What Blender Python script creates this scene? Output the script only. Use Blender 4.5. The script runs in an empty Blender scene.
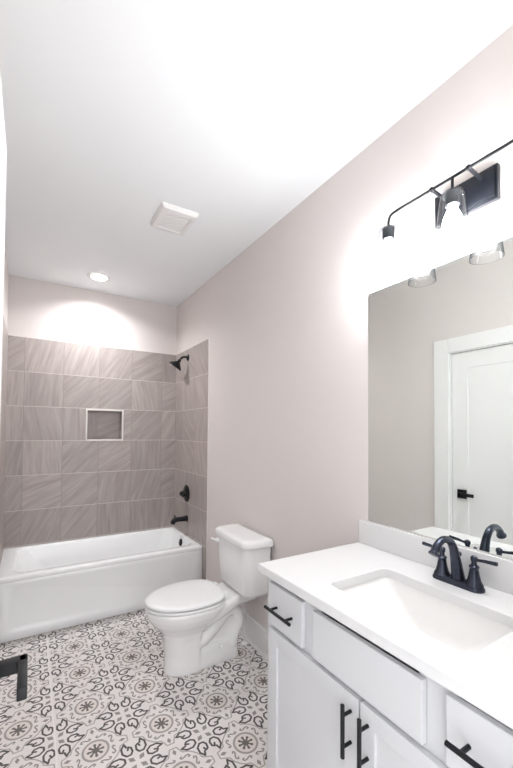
import bpy, bmesh, math, random
from mathutils import Vector, Matrix

random.seed(4)
S = bpy.context.scene
COL = S.collection
PI = math.pi

# ------------------------------------------------------------------ camera
CAM = Vector((0.1822, 0.0, 1.4192))
YAW, PITCH, ROLL, FPX = 0.5333, 0.0239, 0.0081, 361.97
fw = Vector((math.sin(YAW)*math.cos(PITCH), math.cos(YAW)*math.cos(PITCH), math.sin(PITCH)))
rt = Vector((math.cos(YAW), -math.sin(YAW), 0.0))
up = rt.cross(fw)
r2 = rt*math.cos(ROLL) + up*math.sin(ROLL)
u2 = -rt*math.sin(ROLL) + up*math.cos(ROLL)
cd = bpy.data.cameras.new('camera')
cam = bpy.data.objects.new('camera', cd)
COL.objects.link(cam)
m = Matrix((r2, u2, -fw)).transposed().to_4x4()
m.translation = CAM
cam.matrix_world = m
cd.sensor_fit = 'HORIZONTAL'
cd.sensor_width = 36.0
cd.lens = 36.0*FPX/513.0
cd.shift_x = 12.28/513.0
cd.shift_y = 38.84/513.0
cd.clip_start = 0.01
S.camera = cam

# ------------------------------------------------------------------ world, exposure, lamp strengths
world = bpy.data.worlds.new('world')
S.world = world
world.use_nodes = True
bg = world.node_tree.nodes['Background']
bg.inputs['Color'].default_value = (0.95, 0.97, 1.0, 1)
bg.inputs['Strength'].default_value = 1.4
BULB_STRENGTH = 100.0
CAN_STRENGTH = 310.0
S.view_settings.view_transform = 'Standard'
S.view_settings.look = 'None'
S.view_settings.exposure = 1.12
S.view_settings.gamma = 1.0
S.view_settings.use_curve_mapping = False

# ------------------------------------------------------------------ room dimensions (metres)
W = 1.49          # room width, right wall at x = W, left wall at x = 0
D = 3.63          # back wall
H = 2.732         # ceiling
YF = 0.20         # inner face of the front wall (the camera stands in its doorway)
TILE_Y = 2.8185   # edge of the tiled tub surround
TILE_T = 2.2154
JX, JZ, JP, JH = 0.128, 0.4353, 0.302, 0.2967   # tile joints

# ------------------------------------------------------------------ material helpers
def srgb(r, g, b):
    def c(v):
        v /= 255.0
        return v/12.92 if v <= 0.04045 else ((v+0.055)/1.055)**2.4
    return (c(r), c(g), c(b), 1.0)

def mat(name, col, rough=0.5, metal=0.0, coat=0.0, noise=0.0, nscale=40.0, bump=0.0, spec=0.5):
    mt = bpy.data.materials.new(name)
    mt.use_nodes = True
    nt = mt.node_tree
    b = nt.nodes['Principled BSDF']
    b.inputs['Base Color'].default_value = col
    b.inputs['Roughness'].default_value = rough
    b.inputs['Metallic'].default_value = metal
    b.inputs['Coat Weight'].default_value = coat
    b.inputs['Specular IOR Level'].default_value = spec
    if noise > 0 or bump > 0:
        g = nt.nodes.new('ShaderNodeNewGeometry')
        n = nt.nodes.new('ShaderNodeTexNoise')
        n.inputs['Scale'].default_value = nscale
        n.inputs['Detail'].default_value = 3
        nt.links.new(g.outputs['Position'], n.inputs['Vector'])
        if noise > 0:
            mx = nt.nodes.new('ShaderNodeMix')
            mx.data_type = 'RGBA'
            mx.inputs[6].default_value = tuple(c*(1-noise) for c in col[:3]) + (1,)
            mx.inputs[7].default_value = tuple(min(1, c*(1+noise)) for c in col[:3]) + (1,)
            nt.links.new(n.outputs['Fac'], mx.inputs[0])
            nt.links.new(mx.outputs[2], b.inputs['Base Color'])
        if bump > 0:
            bp = nt.nodes.new('ShaderNodeBump')
            bp.inputs['Strength'].default_value = bump
            bp.inputs['Distance'].default_value = 0.002
            nt.links.new(n.outputs['Fac'], bp.inputs['Height'])
            nt.links.new(bp.outputs['Normal'], b.inputs['Normal'])
    return mt

class NB:
    """small arithmetic builder for shader nodes"""
    def __init__(s, mt):
        s.nt = mt.node_tree
        s.N = s.nt.nodes
        s.L = s.nt.links
    def put(s, sock, v):
        if isinstance(v, bpy.types.NodeSocket):
            s.L.new(v, sock)
        else:
            sock.default_value = v
    def m(s, op, a, b=None, c=None, clamp=False):
        n = s.N.new('ShaderNodeMath')
        n.operation = op
        n.use_clamp = clamp
        s.put(n.inputs[0], a)
        if b is not None: s.put(n.inputs[1], b)
        if c is not None: s.put(n.inputs[2], c)
        return n.outputs[0]
    def v(s, op, a, b=None, scale=None):
        n = s.N.new('ShaderNodeVectorMath')
        n.operation = op
        s.put(n.inputs[0], a)
        if b is not None: s.put(n.inputs[1], b)
        if scale is not None: s.put(n.inputs[3], scale)
        return n.outputs[1] if op in ('LENGTH', 'DOT_PRODUCT') else n.outputs[0]
    def xyz(s, x, y, z=0.0):
        n = s.N.new('ShaderNodeCombineXYZ')
        s.put(n.inputs[0], x); s.put(n.inputs[1], y); s.put(n.inputs[2], z)
        return n.outputs[0]
    def pos(s):
        g = s.N.new('ShaderNodeNewGeometry')
        sp = s.N.new('ShaderNodeSeparateXYZ')
        s.L.new(g.outputs['Position'], sp.inputs[0])
        return sp.outputs
    def mask(s, d, half, soft):
        """1 inside the stroke, 0 outside"""
        n = s.N.new('ShaderNodeMapRange')
        n.interpolation_type = 'SMOOTHSTEP'
        s.put(n.inputs['Value'], d)
        n.inputs['From Min'].default_value = half - soft
        n.inputs['From Max'].default_value = half + soft
        n.inputs['To Min'].default_value = 1.0
        n.inputs['To Max'].default_value = 0.0
        return n.outputs[0]
    def seg(s, P, a, b):
        a = Vector((a[0], a[1], 0)); b = Vector((b[0], b[1], 0))
        ba = b - a
        pa = s.v('SUBTRACT', P, a)
        h = s.m('ADD', s.v('DOT_PRODUCT', pa, ba/ba.length_squared), 0.0, clamp=True)
        q = s.v('SUBTRACT', pa, s.v('SCALE', ba, scale=h))
        return s.v('LENGTH', q)
    def poly(s, P, pts):
        d = None
        for a, b in zip(pts, pts[1:]):
            e = s.seg(P, a, b)
            d = e if d is None else s.m('MINIMUM', d, e)
        return d
    def mix(s, f, a, b):
        n = s.N.new('ShaderNodeMix')
        n.data_type = 'RGBA'
        s.put(n.inputs[0], f); s.put(n.inputs[6], a); s.put(n.inputs[7], b)
        return n.outputs[2]

def floor_material():
    mt = bpy.data.materials.new('patterned_cement_tile')
    mt.use_nodes = True
    nb = NB(mt)
    X, Y, Z = nb.pos()
    s, fx, fy = 0.2981, 0.7567, 1.7409
    lx = nb.m('ABSOLUTE', nb.m('SUBTRACT', nb.m('FRACT', nb.m('DIVIDE', nb.m('SUBTRACT', X, fx), s)), 0.5))
    ly = nb.m('ABSOLUTE', nb.m('SUBTRACT', nb.m('FRACT', nb.m('DIVIDE', nb.m('SUBTRACT', Y, fy), s)), 0.5))
    u = nb.m('MAXIMUM', lx, ly)
    v = nb.m('MINIMUM', lx, ly)
    P = nb.xyz(u, v)
    # dark paisleys
    pais = nb.poly(P, [(.318, .098), (.388, .120), (.315, .172), (.222, .172), (.162, .122), (.164, .060), (.215, .028),
                       (.288, .036), (.312, .070), (.262, .088)])
    # thin scrolls around the medallion
    def pol(r, t):
        t = math.radians(t)
        return (.5 - r*math.sin(t), .5 - r*math.cos(t))
    scr = nb.poly(P, [pol(.268, 13), pol(.247, 9), pol(.232, 14), pol(.248, 21), pol(.282, 27), pol(.302, 33), pol(.288, 39), pol(.265, 36)])
    wav = nb.poly(P, [(.5, .045), (.447, .047), (.42, .115), (.39, .172), (.335, .186), (.29, .215), (.25, .25)])
    # medallion round the lattice corner
    rel = nb.v('SUBTRACT', P, (.5, .5, 0.0))
    r = nb.v('LENGTH', rel)
    ring = nb.m('ABSOLUTE', nb.m('SUBTRACT', r, 0.178))
    star = nb.m('MINIMUM', nb.seg(P, (.5, .5), (.5, .395)), nb.seg(P, (.5, .5), (.426, .426)))
    tips = nb.m('MINIMUM', nb.v('LENGTH', nb.v('SUBTRACT', P, (.5, .4, 0))), nb.v('LENGTH', nb.v('SUBTRACT', P, (.43, .43, 0))))
    # leaves and diamonds
    leaf = nb.m('ADD', nb.m('DIVIDE', nb.m('ABSOLUTE', nb.m('SUBTRACT', u, .5)), .033),
                nb.m('DIVIDE', nb.m('ABSOLUTE', nb.m('SUBTRACT', v, .12)), .058))
    da = nb.m('SUBTRACT', nb.m('MULTIPLY', nb.m('ADD', u, v), .7071), .102)
    db = nb.m('MULTIPLY', nb.m('SUBTRACT', u, v), .7071)
    dia = nb.m('ADD', nb.m('DIVIDE', nb.m('ABSOLUTE', da), .066), nb.m('DIVIDE', db, .042))
    geo = nb.N.new('ShaderNodeTexNoise')
    geo.inputs['Scale'].default_value = 9.0
    base = nb.mix(geo.outputs['Fac'], srgb(222, 216, 213), srgb(233, 228, 225))
    gp = nb.N.new('ShaderNodeNewGeometry')
    nb.L.new(gp.outputs['Position'], geo.inputs['Vector'])
    dark, mid, pale = srgb(74, 68, 66), srgb(146, 138, 134), srgb(170, 162, 158)
    c = nb.mix(nb.mask(r, .165, .006), base, srgb(222, 214, 208))
    c = nb.mix(nb.mask(wav, .0098, .003), c, pale)
    c = nb.mix(nb.mask(scr, .0112, .003), c, mid)
    c = nb.mix(nb.mask(leaf, .95, .12), c, mid)
    c = nb.mix(nb.mask(dia, .95, .1), c, mid)
    c = nb.mix(nb.mask(ring, .0165, .003), c, srgb(160, 153, 149))
    c = nb.mix(nb.mask(star, .015, .003), c, srgb(104, 96, 92))
    c = nb.mix(nb.mask(tips, .022, .003), c, srgb(104, 96, 92))
    c = nb.mix(nb.mask(r, .048, .004), c, srgb(104, 96, 92))
    c = nb.mix(nb.mask(pais, .0148, .003), c, dark)
    g = nb.mask(nb.m('MINIMUM', lx, ly), .004, .0015)
    c = nb.mix(nb.m('MULTIPLY', g, .45), c, srgb(228, 224, 220))
    g2 = nb.mask(nb.m('ABSOLUTE', nb.m('SUBTRACT', X, .306)), .0028, .0008)
    c = nb.mix(g2, c, srgb(236, 233, 230))
    b = nb.N['Principled BSDF']
    nb.L.new(c, b.inputs['Base Color'])
    b.inputs['Roughness'].default_value = 0.42
    return mt

def wall_tile_material(name, axis, u0):
    mt = bpy.data.materials.new(name)
    mt.use_nodes = True
    nb = NB(mt)
    p = nb.pos()
    U, V = p[axis], p[2]
    a = nb.m('DIVIDE', nb.m('SUBTRACT', U, u0), JP)
    b_ = nb.m('DIVIDE', nb.m('SUBTRACT', V, JZ), JH)
    iu, iv = nb.m('FLOOR', a), nb.m('FLOOR', b_)
    wn = nb.N.new('ShaderNodeTexWhiteNoise')
    wn.noise_dimensions = '3D'
    nb.L.new(nb.xyz(iu, iv, 3.7 + axis), wn.inputs['Vector'])
    ang = nb.m('ADD', nb.m('MULTIPLY', wn.outputs['Value'], 1.5), 0.35)
    cs, sn = nb.m('COSINE', ang), nb.m('SINE', ang)
    along = nb.m('ADD', nb.m('MULTIPLY', U, cs), nb.m('MULTIPLY', V, sn))
    across = nb.m('SUBTRACT', nb.m('MULTIPLY', V, cs), nb.m('MULTIPLY', U, sn))
    sp = nb.N.new('ShaderNodeSeparateColor')
    nb.L.new(wn.outputs['Color'], sp.inputs[0])
    off = nb.m('MULTIPLY', sp.outputs[1], 17.0)
    n1 = nb.N.new('ShaderNodeTexNoise')
    n1.inputs['Scale'].default_value = 1.0
    n1.inputs['Detail'].default_value = 5.0
    n1.inputs['Roughness'].default_value = 0.62
    n1.inputs['Distortion'].default_value = 0.5
    nb.L.new(nb.xyz(nb.m('ADD', nb.m('MULTIPLY', along, 2.6), off), nb.m('MULTIPLY', across, 26.0), off), n1.inputs['Vector'])
    n2 = nb.N.new('ShaderNodeTexNoise')
    n2.inputs['Scale'].default_value = 1.0
    n2.inputs['Detail'].default_value = 2.0
    nb.L.new(nb.xyz(nb.m('ADD', nb.m('MULTIPLY', along, 4.0), off), nb.m('MULTIPLY', across, 70.0), off), n2.inputs['Vector'])
    f = nb.m('ADD', nb.m('MULTIPLY', n1.outputs['Fac'], 0.7), nb.m('MULTIPLY', n2.outputs['Fac'], 0.3))
    rp = nb.N.new('ShaderNodeMapRange')
    nb.L.new(f, rp.inputs['Value'])
    rp.inputs['From Min'].default_value = 0.34
    rp.inputs['From Max'].default_value = 0.66
    c = nb.mix(rp.outputs[0], srgb(152, 142, 138), srgb(180, 171, 167))
    tone = nb.m('ADD', nb.m('MULTIPLY', sp.outputs[2], 0.16), 0.92)
    c = nb.v('SCALE', c, scale=tone)
    eu = nb.m('SUBTRACT', 0.5, nb.m('ABSOLUTE', nb.m('SUBTRACT', nb.m('FRACT', a), 0.5)))
    ev = nb.m('SUBTRACT', 0.5, nb.m('ABSOLUTE', nb.m('SUBTRACT', nb.m('FRACT', b_), 0.5)))
    e = nb.m('MINIMUM', nb.m('MULTIPLY', eu, JP), nb.m('MULTIPLY', ev, JH))
    g = nb.mask(e, 0.0022, 0.0008)
    gv = nb.mask(nb.m('MULTIPLY', eu, JP), 0.0024, 0.0008)
    c = nb.mix(g, c, srgb(208, 201, 197))
    c = nb.mix(gv, c, srgb(150, 141, 137))
    b = nb.N['Principled BSDF']
    nb.L.new(c, b.inputs['Base Color'])
    b.inputs['Roughness'].default_value = 0.38
    bp = nb.N.new('ShaderNodeBump')
    bp.inputs['Strength'].default_value = 0.35
    bp.inputs['Distance'].default_value = 0.002
    nb.L.new(nb.m('SUBTRACT', 1.0, g), bp.inputs['Height'])
    nb.L.new(bp.outputs['Normal'], b.inputs['Normal'])
    return mt

def emit_mat(name, col, st):
    mt = bpy.data.materials.new(name)
    mt.use_nodes = True
    nt = mt.node_tree
    nt.nodes.remove(nt.nodes['Principled BSDF'])
    e = nt.nodes.new('ShaderNodeEmission')
    e.inputs['Color'].default_value = col
    e.inputs['Strength'].default_value = st
    nt.links.new(e.outputs[0], nt.nodes['Material Output'].inputs['Surface'])
    return mt

def thin_glass():
    mt = bpy.data.materials.new('clear_thin_glass')
    mt.use_nodes = True
    nt = mt.node_tree
    nt.nodes.remove(nt.nodes['Principled BSDF'])
    t = nt.nodes.new('ShaderNodeBsdfTransparent')
    t.inputs['Color'].default_value = (0.975, 0.985, 0.99, 1)
    g = nt.nodes.new('ShaderNodeBsdfGlossy')
    g.inputs['Roughness'].default_value = 0.03
    f = nt.nodes.new('ShaderNodeLayerWeight')
    f.inputs['Blend'].default_value = 0.10
    mx = nt.nodes.new('ShaderNodeMixShader')
    nt.links.new(f.outputs['Facing'], mx.inputs[0])
    nt.links.new(t.outputs[0], mx.inputs[1])
    nt.links.new(g.outputs[0], mx.inputs[2])
    e = nt.nodes.new('ShaderNodeLayerWeight')        # longer path through the glass near its silhouette
    e.inputs['Blend'].default_value = 0.28
    tm = nt.nodes.new('ShaderNodeMix')
    tm.data_type = 'RGBA'
    tm.inputs[6].default_value = (0.985, 0.99, 0.995, 1)
    tm.inputs[7].default_value = (0.10, 0.14, 0.20, 1)
    nt.links.new(e.outputs['Facing'], tm.inputs[0])
    nt.links.new(tm.outputs[2], t.inputs['Color'])
    nt.links.new(mx.outputs[0], nt.nodes['Material Output'].inputs['Surface'])
    return mt

M = {}
M['wall'] = mat('greige_wall_paint', srgb(221, 214, 211), 0.75, noise=0.012, nscale=6, spec=0.3)
M['ceiling'] = mat('white_ceiling_paint', srgb(243, 245, 246), 0.85, noise=0.008, nscale=5, spec=0.2)
M['trim'] = mat('white_trim_paint', srgb(238, 237, 236), 0.42, noise=0.006, nscale=9)
M['floor'] = floor_material()
M['tile_back'] = wall_tile_material('grey_streaked_tile_back', 0, JX)
M['tile_side'] = wall_tile_material('grey_streaked_tile_side', 1, 2.8185 + 0.0)
M['trim_lit_edge'] = mat('pale_trim_and_lit_edge', srgb(226, 221, 217), 0.35, noise=0.02, nscale=30)  # niche frame trim; the same pale tone paints the lit tile edge
M['tub'] = mat('white_tub_enamel', srgb(247, 248, 248), 0.16, coat=0.3, noise=0.004, nscale=4)
M['porcelain'] = mat('white_porcelain', srgb(240, 239, 238), 0.10, coat=0.4, noise=0.004, nscale=4)
M['seat'] = mat('white_seat_plastic', srgb(240, 240, 240), 0.22, noise=0.004, nscale=4)
M['black'] = mat('matte_black_metal', srgb(17, 18, 22), 0.42, metal=0.3, noise=0.05, nscale=60)
M['bronze'] = mat('oil_rubbed_bronze', srgb(62, 66, 78), 0.27, metal=0.85, noise=0.12, nscale=60)
M['cabinet'] = mat('white_cabinet_paint', srgb(210, 210, 212), 0.45, noise=0.006, nscale=8)
M['quartz'] = mat('white_quartz', srgb(222, 221, 221), 0.16, noise=0.012, nscale=120)
M['sink'] = mat('white_sink_china', srgb(240, 238, 236), 0.1, coat=0.3, noise=0.004, nscale=4)
M['lamp'] = mat('blackened_lamp_metal', srgb(10, 13, 20), 0.42, metal=0.1, spec=0.35, noise=0.08, nscale=50)
M['chrome'] = mat('chrome', srgb(215, 215, 218), 0.12, metal=1.0, noise=0.02, nscale=30)
M['mirror'] = mat('silvered_mirror', srgb(243, 247, 244), 0.0, metal=1.0, noise=0.002, nscale=2)
M['glass'] = thin_glass()
M['bulb'] = emit_mat('lit_bulb', (0.965, 0.985, 1.0, 1), BULB_STRENGTH)
M['lens'] = emit_mat('lit_lens', (0.985, 0.985, 1.0, 1), CAN_STRENGTH)
M['plastic'] = mat('white_vent_plastic', srgb(236, 234, 233), 0.5, noise=0.006, nscale=9)
M['shadow_gap'] = mat('dark_gap', srgb(60, 56, 54), 0.8, noise=0.05, nscale=30)

# ------------------------------------------------------------------ object helpers
ORI = {}
def empty(name, loc, label, cat, group=None):
    o = bpy.data.objects.new(name, None)
    COL.objects.link(o)
    o.location = loc
    o.empty_display_size = 0.05
    o['label'] = label
    o['category'] = cat
    if group: o['group'] = group
    ORI[o] = Vector(loc)
    return o

def obj(name, bm, material, parent=None, smooth=40.0, label=None, cat=None, kind=None, origin=None):
    """link one mesh; bm holds world coordinates"""
    org = ORI[parent] if parent is not None else Vector(origin or (0, 0, 0))
    bmesh.ops.remove_doubles(bm, verts=bm.verts, dist=1e-6)
    bmesh.ops.recalc_face_normals(bm, faces=bm.faces)
    bmesh.ops.translate(bm, verts=bm.verts, vec=-org)
    me = bpy.data.meshes.new(name)
    bm.to_mesh(me)
    bm.free()
    if smooth:
        for p in me.polygons: p.use_smooth = True
        try:
            me.set_sharp_from_angle(angle=math.radians(smooth))
        except Exception:
            pass
    o = bpy.data.objects.new(name, me)
    me.materials.append(material)
    COL.objects.link(o)
    if parent is not None:
        o.parent = parent
    else:
        o.location = org
    ORI[o] = org
    if label: o['label'] = label
    if cat: o['category'] = cat
    if kind: o['kind'] = kind
    return o

def struct(name, bm, material, parent=None, smooth=None, label=None):
    return obj(name, bm, material, parent, smooth, label, None, None if parent else 'structure')

def box(bm, x0, x1, y0, y1, z0, z1, bev=0.0, seg=2):
    r = bmesh.ops.create_cube(bm, size=1.0)
    vs = r['verts']
    for v in vs:
        v.co = Vector((x0 + (v.co.x+.5)*(x1-x0), y0 + (v.co.y+.5)*(y1-y0), z0 + (v.co.z+.5)*(z1-z0)))
    if bev > 0:
        es = list({e for v in vs for e in v.link_edges})
        bmesh.ops.bevel(bm, geom=es, offset=bev, segments=seg, affect='EDGES', profile=0.6)
    return bm

def nb_box(*a, **k):
    return box(bmesh.new(), *a, **k)

def rings(bm, rs, cap0=True, cap1=True, closed=False):
    L = [[bm.verts.new(p) for p in r] for r in rs]
    n = len(L[0])
    pairs = list(zip(L, L[1:])) + ([(L[-1], L[0])] if closed else [])
    for a, b in pairs:
        for i in range(n):
            try:
                bm.faces.new((a[i], a[(i+1) % n], b[(i+1) % n], b[i]))
            except ValueError:
                pass
    if cap0: bm.faces.new(L[0][::-1])
    if cap1: bm.faces.new(L[-1])
    return bm

def catmull(pts, k=6):
    P = [Vector(p) for p in pts]
    P = [2*P[0]-P[1]] + P + [2*P[-1]-P[-2]]
    out = []
    for i in range(1, len(P)-2):
        for j in range(k):
            t = j/k
            a, b, c, d = P[i-1:i+3]
            out.append(0.5*((2*b) + (c-a)*t + (2*a-5*b+4*c-d)*t*t + (-a+3*b-3*c+d)*t*t*t))
    out.append(P[-2])
    return out

def tube(bm, pts, r, n=16, squash=None):
    """swept circle; r is a number or list along the path"""
    P = [Vector(p) for p in pts]
    R = r if isinstance(r, (list, tuple)) else [r]*len(P)
    if len(R) != len(P):
        R = [R[int(i*(len(R)-1)/(len(P)-1))] + (R[min(len(R)-1, int(i*(len(R)-1)/(len(P)-1))+1)] - R[int(i*(len(R)-1)/(len(P)-1))]) *
             ((i*(len(R)-1)/(len(P)-1)) % 1) for i in range(len(P))]
    T = [(P[min(i+1, len(P)-1)] - P[max(i-1, 0)]).normalized() for i in range(len(P))]
    ref = Vector((0, 0, 1)) if abs(T[0].z) < 0.9 else Vector((1, 0, 0))
    u = T[0].cross(ref).normalized()
    rs = []
    for i, p in enumerate(P):
        u = (u - T[i]*u.dot(T[i])).normalized()
        v = T[i].cross(u)
        rs.append([p + (u*math.cos(2*PI*k/n) + v*math.sin(2*PI*k/n))*R[i] for k in range(n)])
    return rings(bm, rs)

def lathe(bm, base, axis, prof, n=32, cap0=True, cap1=True):
    """prof: (radius, distance along axis)"""
    A = Vector(axis).normalized()
    ref = Vector((0, 0, 1)) if abs(A.z) < 0.9 else Vector((1, 0, 0))
    u = A.cross(ref).normalized(); v = A.cross(u)
    B = Vector(base)
    rs = [[B + A*h + (u*math.cos(2*PI*k/n) + v*math.sin(2*PI*k/n))*max(r, 1e-4) for k in range(n)] for r, h in prof]
    return rings(bm, rs, cap0, cap1)

def rrect(x0, x1, y0, y1, r, z, k=6):
    pts = []
    for cx, cy, a0 in ((x1-r, y1-r, 0), (x0+r, y1-r, 90), (x0+r, y0+r, 180), (x1-r, y0+r, 270)):
        for i in range(k+1):
            a = math.radians(a0 + 90*i/k)
            pts.append(Vector((cx + r*math.cos(a), cy + r*math.sin(a), z)))
    return pts

# ================================================================== SETTING
struct('floor', nb_box(-0.2, W+0.15, -0.5, D+0.15, -0.08, 0.0), M['floor'])
RLX, RLY, RH = .664, 3.283, .0625      # recessed light: its hole in the ceiling
bm = bmesh.new()
box(bm, -0.2, W+0.15, 0.06, RLY-RH, H, H+0.10)
box(bm, -0.2, W+0.15, RLY+RH, D+0.15, H, H+0.10)
box(bm, -0.2, RLX-RH, RLY-RH, RLY+RH, H, H+0.10)
box(bm, RLX+RH, W+0.15, RLY-RH, RLY+RH, H, H+0.10)
struct('ceiling', bm, M['ceiling'])
struct('wall_right', nb_box(W, W+0.12, 0.08, D+0.13, 0.0, H), M['wall'])

# back wall with the niche cut in it
NX0, NX1, NZ0, NZ1, ND = 0.632, 0.948, 1.331, 1.607, 0.09
bm = bmesh.new()
box(bm, -0.13, NX0, D, D+0.12, 0, H)
box(bm, NX1, W+0.13, D, D+0.12, 0, H)
box(bm, NX0, NX1, D, D+0.12, 0, NZ0)
box(bm, NX0, NX1, D, D+0.12, NZ1, H)
box(bm, NX0, NX1, D+ND, D+0.12, NZ0, NZ1)
wb = struct('wall_back', bm, M['wall'])
bm = bmesh.new()
t = 0.005
box(bm, 0.0, NX0, D-t, D, 0.0, TILE_T)
box(bm, NX1, W, D-t, D, 0.0, TILE_T)
box(bm, NX0, NX1, D-t, D, 0.0, NZ0)
box(bm, NX0, NX1, D-t, D, NZ1, TILE_T)
struct('tile_panel', bm, M['tile_back'], wb, label='grey streaked square tile behind the bathtub')
bm = bmesh.new()
box(bm, NX0, NX1, D+ND-t, D+ND, NZ0, NZ1)
box(bm, NX0, NX0+t, D, D+ND, NZ0, NZ1)
box(bm, NX1-t, NX1, D, D+ND, NZ0, NZ1)
box(bm, NX0, NX1, D, D+ND, NZ0, NZ0+t)
box(bm, NX0, NX1, D, D+ND, NZ1-t, NZ1)
struct('niche_lining', bm, M['tile_back'], wb, label='shaded tiled recess of the shower niche')
bm = bmesh.new()
e = 0.011
box(bm, NX0-e, NX1+e, D-t-.005, D+.004, NZ0-e, NZ0+.003, 0.002)
box(bm, NX0-e, NX1+e, D-t-.005, D+.004, NZ1-.003, NZ1+e, 0.002)
box(bm, NX0-e, NX0+.003, D-t-.005, D+.004, NZ0, NZ1, 0.002)
box(bm, NX1-.003, NX1+e, D-t-.005, D+.004, NZ0, NZ1, 0.002)
struct('niche_frame', bm, M['trim_lit_edge'], wb, label='pale frame around the shower niche')

# side tile of the tub surround
for wn, x0, x1, ty in (('right', W-t, W, TILE_Y), ('left', 0.0, t, TILE_Y)):
    tp = struct('trim_1' if wn == 'right' else 'trim_2', nb_box(x0, x1, ty, D-t, 0.0, TILE_T), M['tile_side'])
    xa = (x0-.001, x1) if wn == 'right' else (x0, x1+.001)
    struct('lit_edge_strip', nb_box(xa[0], xa[1], ty-.008, ty, 0.0, TILE_T+.001, .001), M['trim_lit_edge'], tp, label='pale strip painted as the lit tile edge')  # added strip, its pale colour stands for light on the tile's thickness

# left wall with the closed door
DY0, DY1, DZ = 0.84, 1.598, 2.035
bm = bmesh.new()
box(bm, -0.12, 0, 0.08, DY0-.013, 0, H)
box(bm, -0.12, 0, DY1+.013, D+0.13, 0, H)
box(bm, -0.12, 0, DY0-.013, DY1+.013, DZ+.013, H)
struct('wall_left', bm, M['wall'])

def panel_door(bm, place, w, h, th, stile=0.115, top=0.12, mid=0.16, bot=0.22, lock=0.42, rec=0.008):
    """place(a, t, z): a along the door, t through its thickness, z up; raised frame over recessed panels on both faces"""
    def pb(a0, a1, t0, t1, z0, z1, bev=0.003):
        n0 = len(bm.verts)
        box(bm, a0, a1, t0, t1, z0, z1, bev)
        bm.verts.ensure_lookup_table()
        for v in bm.verts[n0:]:
            v.co = place(v.co.x, v.co.y, v.co.z)
    pb(0.02, w-0.02, rec, th-rec, 0.02, h-0.02, 0)
    pb(0, stile, 0, th, 0, h)
    pb(w-stile, w, 0, th, 0, h)
    pb(stile-.004, w-stile+.004, 0, th, h-top, h)
    pb(stile-.004, w-stile+.004, 0, th, 0, bot)
    pb(stile-.004, w-stile+.004, 0, th, lock-mid/2, lock+mid/2)
    return bm

def lever_handle(parent, fx, hy, hz, sgn, reach, ln=.135):
    """square rose with a lever that points along -y; fx = door face, sgn = room side"""
    bm = bmesh.new()
    a, b = sorted((fx, fx+sgn*0.010))
    box(bm, a, b, hy-.033, hy+.033, hz-.033, hz+.033, .002)
    r = obj('rose', bm, M['black'], parent, label='black square door rose')
    bm = bmesh.new()
    a, b = sorted((fx+sgn*0.010, fx+sgn*reach))
    box(bm, a, b, hy-.012, hy+.012, hz-.012, hz+.012, .003)
    a, b = sorted((fx+sgn*(reach-.017), fx+sgn*reach))
    box(bm, a, b, hy-ln, hy+.012, hz-.012, hz+.012, .003)
    obj('lever', bm, M['black'], parent, label='black square lever')

bm = bmesh.new()
cw, ct = 0.115, 0.018
box(bm, 0, ct, DY1+.006, DY1+cw+.006, 0, DZ+cw, .004)
box(bm, 0, ct, DY0-cw-.006, DY0-.006, 0, DZ+cw, .004)
box(bm, 0, ct, DY0-.006, DY1+.006, DZ+.006, DZ+cw, .004)
box(bm, -0.12, 0.001, DY1-.0, DY1+.012, 0, DZ+.01)
box(bm, -0.12, 0.001, DY0-.012, DY0, 0, DZ+.01)
box(bm, -0.12, 0.001, DY0, DY1, DZ, DZ+.012)
box(bm, -0.09, -0.062, DY1-.015, DY1, 0, DZ)
box(bm, -0.09, -0.062, DY0, DY0+.015, 0, DZ)
box(bm, -0.09, -0.062, DY0, DY1, DZ-.015, DZ)
d1 = struct('door_1', bm, M['trim'])
d1['label'] = 'white door casing seen in the mirror'
bm = bmesh.new()
panel_door(bm, lambda a, t_, z: Vector((-0.062+t_, DY0+.003+a, .008+z)), DY1-DY0-.006, DZ-.012, 0.040)
sl = obj('door_panel', bm, M['trim'], d1, None, label='closed white panelled door')
lever_handle(d1, -0.022, DY1-.075, 0.962, 1, 0.050, .10)

# front wall, the doorway the camera stands in, and its open door
FX0, FX1 = 0.089, 0.90
bm = bmesh.new()
box(bm, -0.12, FX0, 0.08, YF, 0, H)
box(bm, FX1, W+.12, 0.08, YF, 0, H)
box(bm, FX0, FX1, 0.08, YF, 2.06, H)
struct('wall_front', bm, M['wall'])
bm = bmesh.new()
box(bm, FX1-.015, FX1, 0.08, YF, 0, 2.06)
box(bm, FX0-.001, FX0+.0, 0.08, YF, 0, 2.06)
box(bm, FX0, FX1, 0.08, YF, 2.045, 2.06)
box(bm, FX1, FX1+.06, YF, YF+.016, 0, 2.14, .003)
d2 = struct('door_2', bm, M['trim'])
bm = bmesh.new()
panel_door(bm, lambda a, t_, z: Vector((0.0905+t_, YF+.012+a, .01+z)), 0.726, 2.02, 0.036)
dp = obj('door_panel', bm, M['trim'], d2, None, label='open white panelled door')
lever_handle(d2, 0.1265, 0.874, 0.943, 1, 0.060, .102)

# baseboards
def baseboard(name, x0, x1, y0, y1, side):
    bm = bmesh.new()
    box(bm, x0, x1, y0, y1, 0, .155, .002)
    box(bm, x0 + (.004 if side > 0 else 0), x1 - (0 if side > 0 else .004), y0, y1, .155, .173, .003)
    box(bm, x0 - (.008 if side > 0 else 0), x1 + (0 if side > 0 else .008), y0, y1, 0, .018, .004)
    struct(name, bm, M['trim'], smooth=35)
baseboard('baseboard_right', W-.014, W, 1.157, TILE_Y-.009, 1)
baseboard('baseboard_left', 0, .014, DY1+cw+.008, TILE_Y-.009, -1)

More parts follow.
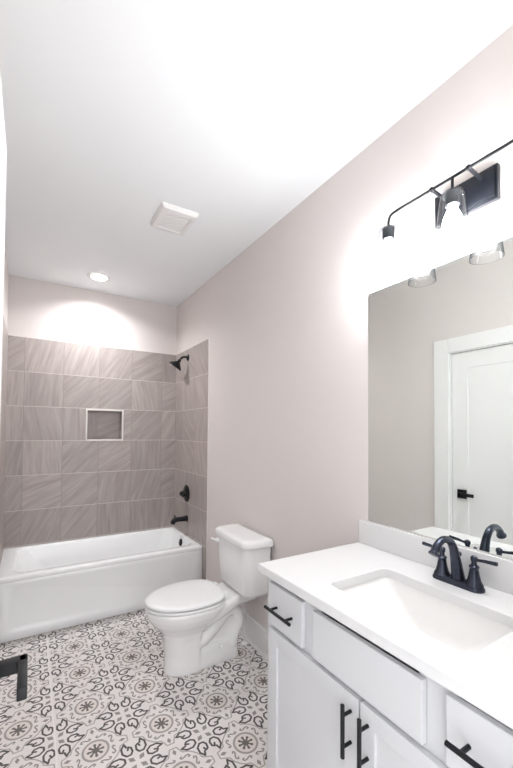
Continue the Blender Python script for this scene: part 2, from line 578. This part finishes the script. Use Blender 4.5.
# ================================================================== BATHTUB
TX0, TX1, TY0, TY1, TZ = t+.002, W-t-.002, 2.897, D-t-.002, 0.4295
tub = empty('bathtub', (W/2, 3.25, 0), 'white alcove bathtub set between the grey tiled walls', 'bathtub')
bm = bmesh.new()
def tr(dx0, dx1, dy0, dy1, r, z):
    return rrect(TX0+dx0, TX1-dx1, TY0+dy0, TY1-dy1, r, z, 8)
rs = [tr(0, 0, .030, 0, .004, .006), tr(0, 0, .030, 0, .004, TZ-.040), tr(0, 0, .004, 0, .006, TZ-.033), tr(0, 0, 0, 0, .006, TZ-.028),
      tr(0, 0, 0, 0, .006, TZ-.006),
      tr(.002, .002, .002, .002, .007, TZ-.002), tr(.006, .006, .006, .006, .010, TZ),
      tr(.085, .044, .066, .040, .09, TZ), tr(.094, .050, .073, .048, .095, TZ-.004), tr(.102, .055, .078, .054, .10, TZ-.016),
      tr(.16, .074, .10, .075, .12, .30), tr(.26, .115, .115, .095, .14, .16), tr(.33, .135, .14, .12, .15, .095),
      tr(.40, .18, .19, .17, .14, .075)]
rings(bm, rs)
obj('tub_shell', bm, M['tub'], tub, 50)
# apron with its recessed panel
bm = bmesh.new()
def fr(x0, x1, z0, z1, r, y, k=6):
    return [Vector((p.x, y, p.y)) for p in rrect(x0, x1, z0, z1, r, 0, k)]
ya = TY0+.004
ax0, ax1, az0, az1 = TX0, TX1, .004, TZ-.030
rs = [fr(ax0, ax1, az0, az1, .002, ya+.024), fr(ax0, ax1, az0, az1, .002, ya+.002), fr(ax0+.002, ax1-.002, az0+.002, az1-.002, .002, ya),
      fr(ax0+.055, ax1-.075, .062, az1-.03, .05, ya), fr(ax0+.066, ax1-.086, .073, az1-.041, .042, ya+.006)]
rings(bm, rs)
obj('apron', bm, M['tub'], tub, 50)
bm = bmesh.new()
lathe(bm, (TX1-.060, 3.25, .372), (-1, 0, .16), [(.030, 0), (.034, .003), (.034, .008), (.028, .013), (.010, .015)])
obj('overflow_cover', bm, M['black'], tub, label='black oval overflow cover')
bm = bmesh.new()
lathe(bm, (TX1-.30, 3.26, .075), (0, 0, 1), [(.034, 0), (.034, .003), (.026, .005)])
obj('drain', bm, M['black'], tub)

# shower fittings on the right tiled wall
XW = W-t
sh = empty('shower_fixture', (XW, 3.285, 2.13), 'black shower head on a curved arm high on the tiled wall', 'shower head')
bm = bmesh.new()
lathe(bm, (XW, 3.285, 2.13), (-1, 0, 0), [(.032, 0), (.032, .004), (.024, .010), (.014, .013)])
obj('flange', bm, M['black'], sh)
bm = bmesh.new()
tube(bm, catmull([(XW-.004, 3.285, 2.13), (XW-.035, 3.285, 2.134), (XW-.068, 3.285, 2.120), (XW-.092, 3.285, 2.088)], 6), .0095)
obj('arm', bm, M['black'], sh)
bm = bmesh.new()
ax = Vector((-.50, .30, -.81)).normalized()
lathe(bm, Vector((XW-.082, 3.285, 2.102)), ax, [(.010, 0), (.016, .005), (.017, .016), (.012, .021), (.016, .026), (.064, .072), (.068, .077), (.068, .082), (.062, .085)])
obj('spray_head', bm, M['black'], sh)

sv = empty('shower_valve', (XW, 3.285, .82), 'black round shower valve trim with lever above the tub spout', 'valve')
bm = bmesh.new()
lathe(bm, (XW, 3.285, .822), (-1, 0, 0), [(.080, 0), (.080, .003), (.074, .008), (.040, .014), (.030, .016)], 48)
obj('escutcheon', bm, M['black'], sv)
bm = bmesh.new()
lathe(bm, (XW-.012, 3.285, .822), (-1, 0, 0), [(.028, 0), (.026, .022), (.022, .030), (.024, .036), (.020, .050), (.012, .056)])
tube(bm, [(XW-.050, 3.285, .822), (XW-.056, 3.258, .812), (XW-.060, 3.222, .804)], [.010, .009, .007])
obj('handle', bm, M['black'], sv)

ts = empty('tub_spout', (XW, 3.27, .585), 'black tub spout on the tiled wall just above the tub rim', 'spout')
bm = bmesh.new()
lathe(bm, (XW, 3.27, .585), (-1, 0, 0), [(.033, 0), (.033, .004), (.026, .008), (.024, .03), (.022, .07), (.022, .10)])
tube(bm, catmull([(XW-.085, 3.27, .585), (XW-.115, 3.27, .583), (XW-.132, 3.27, .572), (XW-.142, 3.27, .550)], 6), [.022, .023, .022, .021])
obj('spout_body', bm, M['black'], ts)
bm = bmesh.new()
lathe(bm, (XW-.120, 3.27, .600), (0, 0, 1), [(.005, 0), (.005, .014), (.009, .018), (.009, .024), (.004, .026)], 16)
obj('diverter_knob', bm, M['black'], ts)

# ================================================================== TOILET
TC = 2.09
toi = empty('toilet', (1.12, TC, 0), 'white two-piece toilet with closed lid between bathtub and vanity', 'toilet')
def egg(xf, xb, hw, z, xm=None, nf=2.0, nbk=2.6, n=48):
    if xm is None: xm = xf + (xb-xf)*.56
    out = []
    for i in range(n):
        a = 2*PI*i/n
        c, s_ = math.cos(a), math.sin(a)
        nn = nbk if c > 0 else nf
        rx = (xb-xm) if c > 0 else (xm-xf)
        out.append(Vector((xm + rx*math.copysign(abs(c)**(2/nn), c), TC + hw*math.copysign(abs(s_)**(2/nn), s_), z)))
    return out
def sec(x, hw, z0, z1, r, k=4):
    return [Vector((x, TC + p.x, p.y)) for p in rrect(-hw, hw, z0, z1, r, 0, k)]
bm = bmesh.new()
# front column flaring into the bowl
rings(bm, [egg(.882, 1.080, .093, 0, 1.02, 2.0, 8), egg(.882, 1.080, .093, .012, 1.02, 2.0, 8), egg(.884, 1.080, .095, .03, 1.02, 2.0, 8), egg(.886, 1.080, .094, .10, 1.02, 2.0, 8),
           egg(.880, 1.083, .098, .19, 1.0, 2.2, 8), egg(.868, 1.10, .108, .235, 1.0, 2.1, 6), egg(.838, 1.15, .130, .270, 1.01, 2, 4),
           egg(.804, 1.21, .158, .305, 1.03, 2, 3), egg(.782, 1.25, .175, .340, 1.03, 2, 2.6), egg(.774, 1.27, .182, .370, 1.03, 2, 2.6),
           egg(.774, 1.27, .182, .384, 1.03, 2, 2.6), egg(.780, 1.265, .176, .390, 1.03, 2, 2.6)])
# deck reaching back to the wall
rings(bm, [sec(1.10, .150, .262, .388, .04), sec(1.18, .150, .290, .388, .035), sec(1.26, .140, .318, .392, .03), sec(1.31, .130, .335, .400, .025),
           sec(1.345, .125, .340, .405, .02), sec(1.45, .120, .345, .405, .02)])
# foot and core of the trapway
rings(bm, [rrect(1.03, 1.358, TC-.087, TC+.087, .05, 0), rrect(1.03, 1.358, TC-.087, TC+.087, .05, .012), rrect(1.03, 1.352, TC-.088, TC+.088, .05, .03),
           rrect(1.03, 1.348, TC-.084, TC+.084, .05, .10), rrect(1.04, 1.35, TC-.075, TC+.075, .05, .125)])
rings(bm, [rrect(1.05, 1.335, TC-.055, TC+.055, .03, .05), rrect(1.05, 1.345, TC-.055, TC+.055, .03, .33)])
for sg in (-1, 1):
    o = sg*.052
    tube(bm, catmull([(1.05, TC+o, .150), (1.11, TC+o, .165), (1.175, TC+o, .212), (1.235, TC+o, .268), (1.29, TC+o, .298), (1.335, TC+o, .272),
                      (1.345, TC+o, .21), (1.315, TC+o, .150), (1.30, TC+o, .08)], 5), .040, 14)
    tube(bm, catmull([(1.07, TC+o, .235), (1.14, TC+o, .262), (1.20, TC+o, .305), (1.26, TC+o, .35)], 5), .036, 14)
bowl = obj('bowl', bm, M['porcelain'], toi, 60)
rm = bowl.modifiers.new('remesh', 'REMESH')
rm.mode = 'VOXEL'; rm.voxel_size = .006; rm.use_smooth_shade = True
sm = bowl.modifiers.new('smooth', 'SMOOTH')
sm.factor = .5; sm.iterations = 4
for sg in (-1, 1):
    bm = bmesh.new()
    lathe(bm, (1.21, TC+sg*.088, .098), (0, 0, 1), [(.013, 0), (.013, .010), (.009, .016), (.003, .018)], 20)
    obj('bolt_cap', bm, M['seat'], toi)
# seat and lid
bm = bmesh.new()
so = [egg(.792, 1.219, .162, .3945, 1.03, 2, 3), egg(.7715, 1.2385, .1825, .3950, 1.03, 2, 3), egg(.770, 1.24, .184, .405, 1.03, 2, 3), egg(.7715, 1.2385, .1825, .4085, 1.03, 2, 3)]
si = [egg(.86, 1.17, .11, .410, 1.02, 2, 2.4), egg(.86, 1.17, .11, .3905, 1.02, 2, 2.4)]
rings(bm, so+si, False, False, True)
obj('seat', bm, M['seat'], toi, 50)
bm = bmesh.new()
rings(bm, [egg(.792, 1.218, .162, .4150, 1.03, 2, 3), egg(.7715, 1.2385, .1825, .4155, 1.03, 2, 3), egg(.770, 1.24, .184, .427, 1.03, 2, 3), egg(.776, 1.234, .178, .433, 1.03, 2, 3),
           egg(.80, 1.215, .158, .4365, 1.03, 2, 3), egg(.88, 1.16, .09, .4395, 1.03, 2, 3)])
obj('lid', bm, M['seat'], toi, 50)
for sg in (-1, 1):
    obj('hinge', nb_box(1.222, 1.262, TC+sg*.075-.016, TC+sg*.075+.016, .388, .424, .006, 3), M['seat'], toi)
# tank
bm = bmesh.new()
def bow(x0, x1, hw, r, z, b=0.014, k=8):
    out = []
    cy = TC - .034
    ps = []
    for qx, qy, a0, rr in ((x1-.014, cy+hw-.014, 0, .014), (x0+r, cy+hw-r, 90, r), (x0+r, cy-hw+r, 180, r), (x1-.014, cy-hw+.014, 270, .014)):
        for i in range(k+1):
            a = math.radians(a0 + 90*i/k)
            ps.append(Vector((qx + rr*math.cos(a), qy + rr*math.sin(a), z)))
    for p in ps:
        f = max(0.0, (x1-p.x)/(x1-x0))
        out.append(Vector((p.x - b*f*(1-((p.y-cy)/hw)**2), p.y, z)))
    return out
rings(bm, [bow(1.338, 1.455, .168, .045, .4085), bow(1.322, 1.463, .184, .055, .414), bow(1.314, 1.467, .193, .058, .430), bow(1.304, 1.471, .208, .058, .60),
           bow(1.298, 1.473, .216, .058, .715)])
tank = obj('tank', bm, M['porcelain'], toi, 50)
bm = bmesh.new()
rings(bm, [bow(1.298, 1.474, .216, .055, .7165), bow(1.284, 1.480, .229, .062, .7185), bow(1.282, 1.481, .231, .062, .724), bow(1.283, 1.480, .230, .062, .748),
           bow(1.288, 1.476, .225, .060, .758), bow(1.300, 1.466, .212, .05, .764), bow(1.33, 1.444, .18, .04, .766)])
obj('tank_lid', bm, M['porcelain'], toi, 60)
bm = bmesh.new()
lathe(bm, (1.296, TC+.125, .686), (-1, 0, 0), [(.016, 0), (.016, .010), (.012, .016), (.006, .022)], 20)
tube(bm, [(1.276, TC+.125, .686), (1.270, TC+.140, .686), (1.270, TC+.178, .681)], [.008, .008, .009], 12)
obj('flush_lever', bm, M['seat'], toi, label='white flush lever')

# water supply stop beside the toilet
sp = empty('supply_pipe', (W-.042, 2.115, 0), 'thin white water supply pipe rising from the floor behind the toilet', 'pipe')
bm = bmesh.new()
lathe(bm, (W-.042, 2.115, 0), (0, 0, 1), [(.024, 0), (.024, .003), (.012, .010), (.0085, .012), (.0085, .165), (.013, .167), (.013, .196), (.009, .200), (.006, .202)], 20)
obj('stop_body', bm, M['plastic'], sp)
bm = bmesh.new()
tube(bm, catmull([(W-.042, 2.115, .20), (W-.040, 2.118, .26), (W-.026, 2.15, .325), (W-.022, 2.215, .362), (W-.040, 2.235, .402)], 5), .006, 10)
obj('supply_line', bm, M['plastic'], sp)

# ================================================================== VANITY
VC = 0.693
XC = 0.957            # outer face of drawer and door fronts
van = empty('vanity_cabinet', (1.22, VC, 0), 'white shaker vanity cabinet with black bar pulls under the sink counter', 'cabinet')
YL, YR = 1.155, 0.240
bm = bmesh.new()
box(bm, .976, W-.002, YL-.018, YL, .0, .889, .001)
box(bm, .976, W-.002, YR, YR+.018, .0, .889, .001)
box(bm, 1.0, W-.002, YR+.018, YL-.018, .10, .118)
box(bm, W-.014, W-.002, YR+.018, YL-.018, .118, .70)
# face frame
box(bm, .976, .996, YR+.018, YL-.018, .865, .889)
box(bm, .976, .996, YR+.018, YL-.018, .690, .720)
box(bm, .976, .996, YR+.018, YL-.018, .10, .135)
for y0, y1 in ((YR+.018, YR+.04), (.44, .53), (.86, .94), (YL-.04, YL-.018)):
    box(bm, .976, .996, y0, y1, .72, .865)
box(bm, .976, .996, YR+.018, YR+.04, .135, .69)
box(bm, .976, .996, YL-.04, YL-.018, .135, .69)
box(bm, .976, .996, VC-.02, VC+.02, .135, .69)
box(bm, 1.035, 1.05, YR+.018, YL-.018, 0, .10)
obj('carcass', bm, M['cabinet'], van, None)

def pull(parent, x, a0, a1, fixed, vertical):
    bm = bmesh.new()
    xo = x-.032
    P = (lambda q: (xo, fixed, q)) if vertical else (lambda q: (xo, q, fixed))
    tube(bm, [P(a0), P(a1)], .0058, 14)
    L = a1-a0
    for q in (a0+.2*L, a1-.2*L):
        p = Vector(P(q))
        tube(bm, [p, p + Vector((.033, 0, 0))], .0048, 12)
    obj('pull', bm, M['black'], parent, label='black bar pull')

def slab(y0, y1, z0, z1, name):
    bm = bmesh.new()
    box(bm, XC, .975, y0, y1, z0, z1, .003, 2)
    return obj(name, bm, M['cabinet'], van, None)
dl = slab(.932, 1.122, .712, .862, 'drawer')
pull(dl, XC, .956, 1.100, .787, False)
slab(.511, .881, .712, .858, 'false_front')
dr = slab(.276, .457, .712, .862, 'drawer')
pull(dr, XC, .294, .438, .787, False)

def shaker(y0, y1, z0, z1, name):
    bm = bmesh.new()
    box(bm, XC+.009, .975, y0+.02, y1-.02, z0+.02, z1-.02)
    s_ = .048
    box(bm, XC, .975, y0, y0+s_, z0, z1, .0015)
    box(bm, XC, .975, y1-s_, y1, z0, z1, .0015)
    box(bm, XC, .975, y0+s_, y1-s_, z1-s_, z1, .0015)
    box(bm, XC, .975, y0+s_, y1-s_, z0, z0+s_, .0015)
    return obj(name, bm, M['cabinet'], van, None)
da = shaker(VC+.003, 1.120, .115, .697, 'door')
pull(da, XC, .540, .680, VC+.029, True)
db = shaker(.274, VC-.003, .115, .697, 'door')
pull(db, XC, .540, .680, VC-.029, True)

# countertop with the sink cut-out
CX0, CX1, CY0, CY1, CZ0, CZ1 = W-.555, W-.001, .232, 1.160, .8905, .9218
SX0, SX1, SY0, SY1 = 1.037, 1.318, .452, .893
bm = bmesh.new()
hole = rrect(SX0, SX1, SY0, SY1, .026, 0, 8)
hc = Vector(((SX0+SX1)/2, (SY0+SY1)/2, 0))
def outer(ins):
    x0, x1, y0, y1 = CX0+ins, CX1-ins, CY0+ins, CY1-ins
    out = []
    for p in hole:
        d = p - hc
        tx = ((x1-hc.x) if d.x > 0 else (x0-hc.x))/d.x if abs(d.x) > 1e-9 else 1e9
        ty = ((y1-hc.y) if d.y > 0 else (y0-hc.y))/d.y if abs(d.y) > 1e-9 else 1e9
        out.append(hc + d*min(tx, ty))
    for cx_, cy_ in ((x0, y0), (x0, y1), (x1, y0), (x1, y1)):
        k = min(range(len(out)), key=lambda i: (out[i]-Vector((cx_, cy_, 0))).length)
        out[k] = Vector((cx_, cy_, 0))
    return out
def atz(pts, z): return [Vector((p.x, p.y, z)) for p in pts]
o0, o1 = outer(0), outer(.0025)
h1 = rrect(SX0-.002, SX1+.002, SY0-.002, SY1+.002, .028, 0, 8)
rings(bm, [atz(h1, CZ1), atz(o1, CZ1), atz(o0, CZ1-.0025), atz(o0, CZ0), atz(hole, CZ0), atz(hole, CZ1-.002)], False, False, True)
ct_ = obj('countertop', bm, M['quartz'], None, 30, 'white quartz countertop with rectangular sink cut-out on the vanity', 'countertop', origin=(1.2, VC, CZ0))
bm = bmesh.new()
box(bm, W-.020, W-.001, CY0, 1.1545, CZ1+.0005, 1.0235, .002)
obj('backsplash', bm, M['quartz'], None, 30, 'low white quartz backsplash strip along the wall under the mirror', 'backsplash', origin=(W-.01, VC, CZ1))

# undermount sink
bm = bmesh.new()
def sk(i, z, r, e=0): return rrect(SX0-.004+i, SX1+.004-i, SY0-.004+i+e, SY1+.004-i-e, r, z, 8)
rs = [sk(-.02, CZ0-.001, .05), sk(0, CZ0-.001, .04), sk(.004, CZ0-.012, .04), sk(.010, CZ0-.05, .045, .03), sk(.018, CZ0-.095, .05, .075), sk(.034, CZ0-.122, .055, .10),
      sk(.070, CZ0-.134, .05, .11), sk(.115, CZ0-.140, .015, .085)]
ro = [sk(.115, CZ0-.152, .015, .085), sk(.060, CZ0-.150, .05), sk(.012, CZ0-.115, .05), sk(-.006, CZ0-.02, .05), sk(-.02, CZ0-.010, .05)]
rings(bm, rs+ro, False, False, True)
snk = obj('sink', bm, M['sink'], None, 60, 'white rectangular undermount sink set into the counter', 'sink', origin=(hc.x, hc.y, CZ0-.15))
bm = bmesh.new()
lathe(bm, (hc.x, hc.y, CZ0-.150), (0, 0, 1), [(.030, 0), (.030, .010), (.026, .013), (.018, .011), (.004, .013)])
obj('drain', bm, M['bronze'], snk, label='dark metal drain')

# faucet
FC, FXc = 0.680, 1.408
fz = CZ1
fau = empty('faucet', (FXc, FC, fz), 'dark bronze two-handle arched faucet behind the sink', 'faucet')
bm = bmesh.new()
rings(bm, [rrect(FXc-.027, FXc+.027, FC-.081, FC+.081, .024, fz, 8), rrect(FXc-.027, FXc+.027, FC-.081, FC+.081, .024, fz+.006, 8),
           rrect(FXc-.024, FXc+.024, FC-.078, FC+.078, .022, fz+.012, 8), rrect(FXc-.019, FXc+.019, FC-.072, FC+.072, .018, fz+.018, 8)])
obj('base', bm, M['bronze'], fau, 50)
bm = bmesh.new()
tube(bm, catmull([(FXc+.004, FC, fz+.012), (FXc-.001, FC, fz+.04), (FXc-.012, FC, fz+.085), (FXc-.026, FC, fz+.124), (FXc-.050, FC, fz+.150),
                  (FXc-.085, FC, fz+.156), (FXc-.114, FC, fz+.142), (FXc-.130, FC, fz+.122)], 6),
     [.0225, .0185, .0155, .0130, .0118, .0112, .0115, .0130], 20)
lathe(bm, (FXc-.1285, FC, fz+.124), (-.55, 0, -.8), [(.0130, 0), (.0160, .004), (.0160, .009), (.012, .010)], 20)
obj('spout', bm, M['bronze'], fau, 50)
for sg in (-1, 1):
    hy = FC + sg*.052
    bm = bmesh.new()
    lathe(bm, (FXc, hy, fz+.014), (0, 0, 1), [(.0265, 0), (.0255, .005), (.0195, .016), (.0155, .032), (.0130, .048), (.0125, .054), (.0145, .057), (.0145, .061), (.0085, .065), (.0075, .074), (.0105, .081), (.0095, .090), (.004, .094)], 24)
    h = obj('handle', bm, M['bronze'], fau, 50)
    bm = bmesh.new()
    tube(bm, [(FXc, hy, fz+.096), (FXc-.001, hy+sg*.016, fz+.097), (FXc-.003, hy+sg*.036, fz+.100), (FXc-.004, hy+sg*.068, fz+.102)], [.006, .0045, .0055, .0062], 12)
    obj('lever', bm, M['bronze'], h)
bm = bmesh.new()
lathe(bm, (FXc+.030, FC+.010, fz+.002), (0, 0, 1), [(.003, 0), (.003, .080), (.0065, .084), (.0065, .092), (.002, .096)], 12)
obj('lift_rod', bm, M['bronze'], fau)

# mirror
bm = bmesh.new()
box(bm, W-.0025, W-.0003, .27, 1.1157, 1.0255, 2.0454, .0006, 1)
obj('wall_mirror', bm, M['mirror'], None, None, 'large frameless mirror on the wall above the vanity backsplash', 'mirror', origin=(W-.004, VC, 1.0255))

# ================================================================== VANITY LIGHT
LX, LC = W-.11, 0.684
vl = empty('vanity_light', (W-.001, LC, 2.24), 'black three-bulb vanity light with clear glass shades above the mirror', 'wall light')
bm = bmesh.new()
box(bm, W-.022, W-.001, LC-.106, LC+.106, 2.182, 2.298, .003)
box(bm, W-.030, W-.022, LC-.097, LC+.097, 2.191, 2.289, .003)
obj('backplate', bm, M['lamp'], vl, 40)
bm = bmesh.new()
LYS = (.925, .674, .423)
bz = 2.274
tube(bm, catmull([(LX, LYS[0], 2.225), (LX, LYS[0]-.001, 2.250), (LX, LYS[0]-.012, 2.270), (LX, LYS[0]-.045, bz), (LX, LYS[0]-.12, bz), (LX, LC, bz),
                  (LX, LYS[2]+.12, bz), (LX, LYS[2]+.045, bz), (LX, LYS[2]+.012, 2.270), (LX, LYS[2]+.001, 2.250), (LX, LYS[2], 2.225)], 6), .0048, 12)
obj('bar', bm, M['lamp'], vl, 50)
for dy in (-.062, .062):
    bm = bmesh.new()
    tube(bm, [(W-.028, LC+dy, 2.265), (LX, LC+dy, bz)], .006, 12)
    lathe(bm, (LX-.008, LC+dy, bz+.001), (1, 0, -.2), [(.004, 0), (.0075, .002), (.0075, .014), (.004, .016)], 14)
    obj('support_arm', bm, M['lamp'], vl, 50)
bm = bmesh.new()
tube(bm, [(LX, LYS[1], bz), (LX, LYS[1], 2.222)], .0048, 12)
obj('drop_rod', bm, M['lamp'], vl)
for ly_ in LYS:
    bm = bmesh.new()
    lathe(bm, (LX, ly_, 2.228), (0, 0, -1), [(.006, 0), (.012, .002), (.0235, .006), (.0245, .010), (.0225, .013), (.0225, .050), (.019, .052), (.017, .046)], 28, True, True)
    so_ = obj('socket', bm, M['lamp'], vl, 40)
    bm = bmesh.new()
    lathe(bm, (LX, ly_, 2.222), (0, 0, -1), [(.0245, 0), (.032, .002), (.0365, .008), (.042, .05), (.048, .11), (.054, .165), (.0545, .167), (.0515, .166)], 40, False, False)
    obj('glass_shade', bm, M['glass'], vl, 60, 'clear glass shade')
    bm = bmesh.new()
    lathe(bm, (LX, ly_, 2.182), (0, 0, -1), [(.012, 0), (.013, .014), (.020, .030), (.0275, .048), (.030, .062), (.0275, .078), (.019, .089), (.008, .094)], 28)
    obj('light_bulb', bm, M['bulb'], vl, 60, 'glowing white bulb')

# ================================================================== CEILING FITTINGS
fan = empty('exhaust_fan', (.921, 2.125, H), 'white square exhaust fan cover on the ceiling', 'vent')
bm = bmesh.new()
fx0, fx1, fy0, fy1 = .806, 1.036, 1.996, 2.256
rings(bm, [rrect(fx0, fx1, fy0, fy1, .008, H-.0005, 4), rrect(fx0, fx1, fy0, fy1, .008, H-.008, 4), rrect(fx0+.012, fx1-.012, fy0+.012, fy1-.012, .012, H-.026, 4),
           rrect(fx0+.034, fx1-.034, fy0+.034, fy1-.034, .012, H-.030, 4), rrect(fx0+.040, fx1-.040, fy0+.040, fy1-.040, .012, H-.024, 4),
           rrect(fx0+.040, fx1-.040, fy0+.040, fy1-.040, .012, H-.0005, 4)], False, False)
obj('frame', bm, M['plastic'], fan, 30)
bm = bmesh.new()
for i in range(9):
    y = fy0+.046 + i*(fy1-fy0-.092)/8
    box(bm, fx0+.041, fx1-.041, y-.0085, y+.0085, H-.024, H-.020, .001, 1)
box(bm, fx0+.041, fx1-.041, fy0+.041, fy1-.041, H-.018, H-.010)
obj('grille', bm, M['plastic'], fan, 30)

rl = empty('recessed_light', (.664, 3.283, H), 'round recessed ceiling light lit above the bathtub', 'ceiling light')
bm = bmesh.new()
lathe(bm, (RLX, RLY, H), (0, 0, -1), [(.0595, -.075), (.0595, -.002), (.062, .004), (.070, .006), (.092, .004), (.0935, .001), (.0935, .0002), (.0615, .0002), (.0612, -.075)], 48, False, False)
obj('trim_ring', bm, M['plastic'], rl, 50)
bm = bmesh.new()
lathe(bm, (RLX, RLY, H), (0, 0, -1), [(.059, -.045), (.059, -.036), (.05, -.034)], 48)
obj('lens', bm, M['lens'], rl, 50, 'glowing round lens')
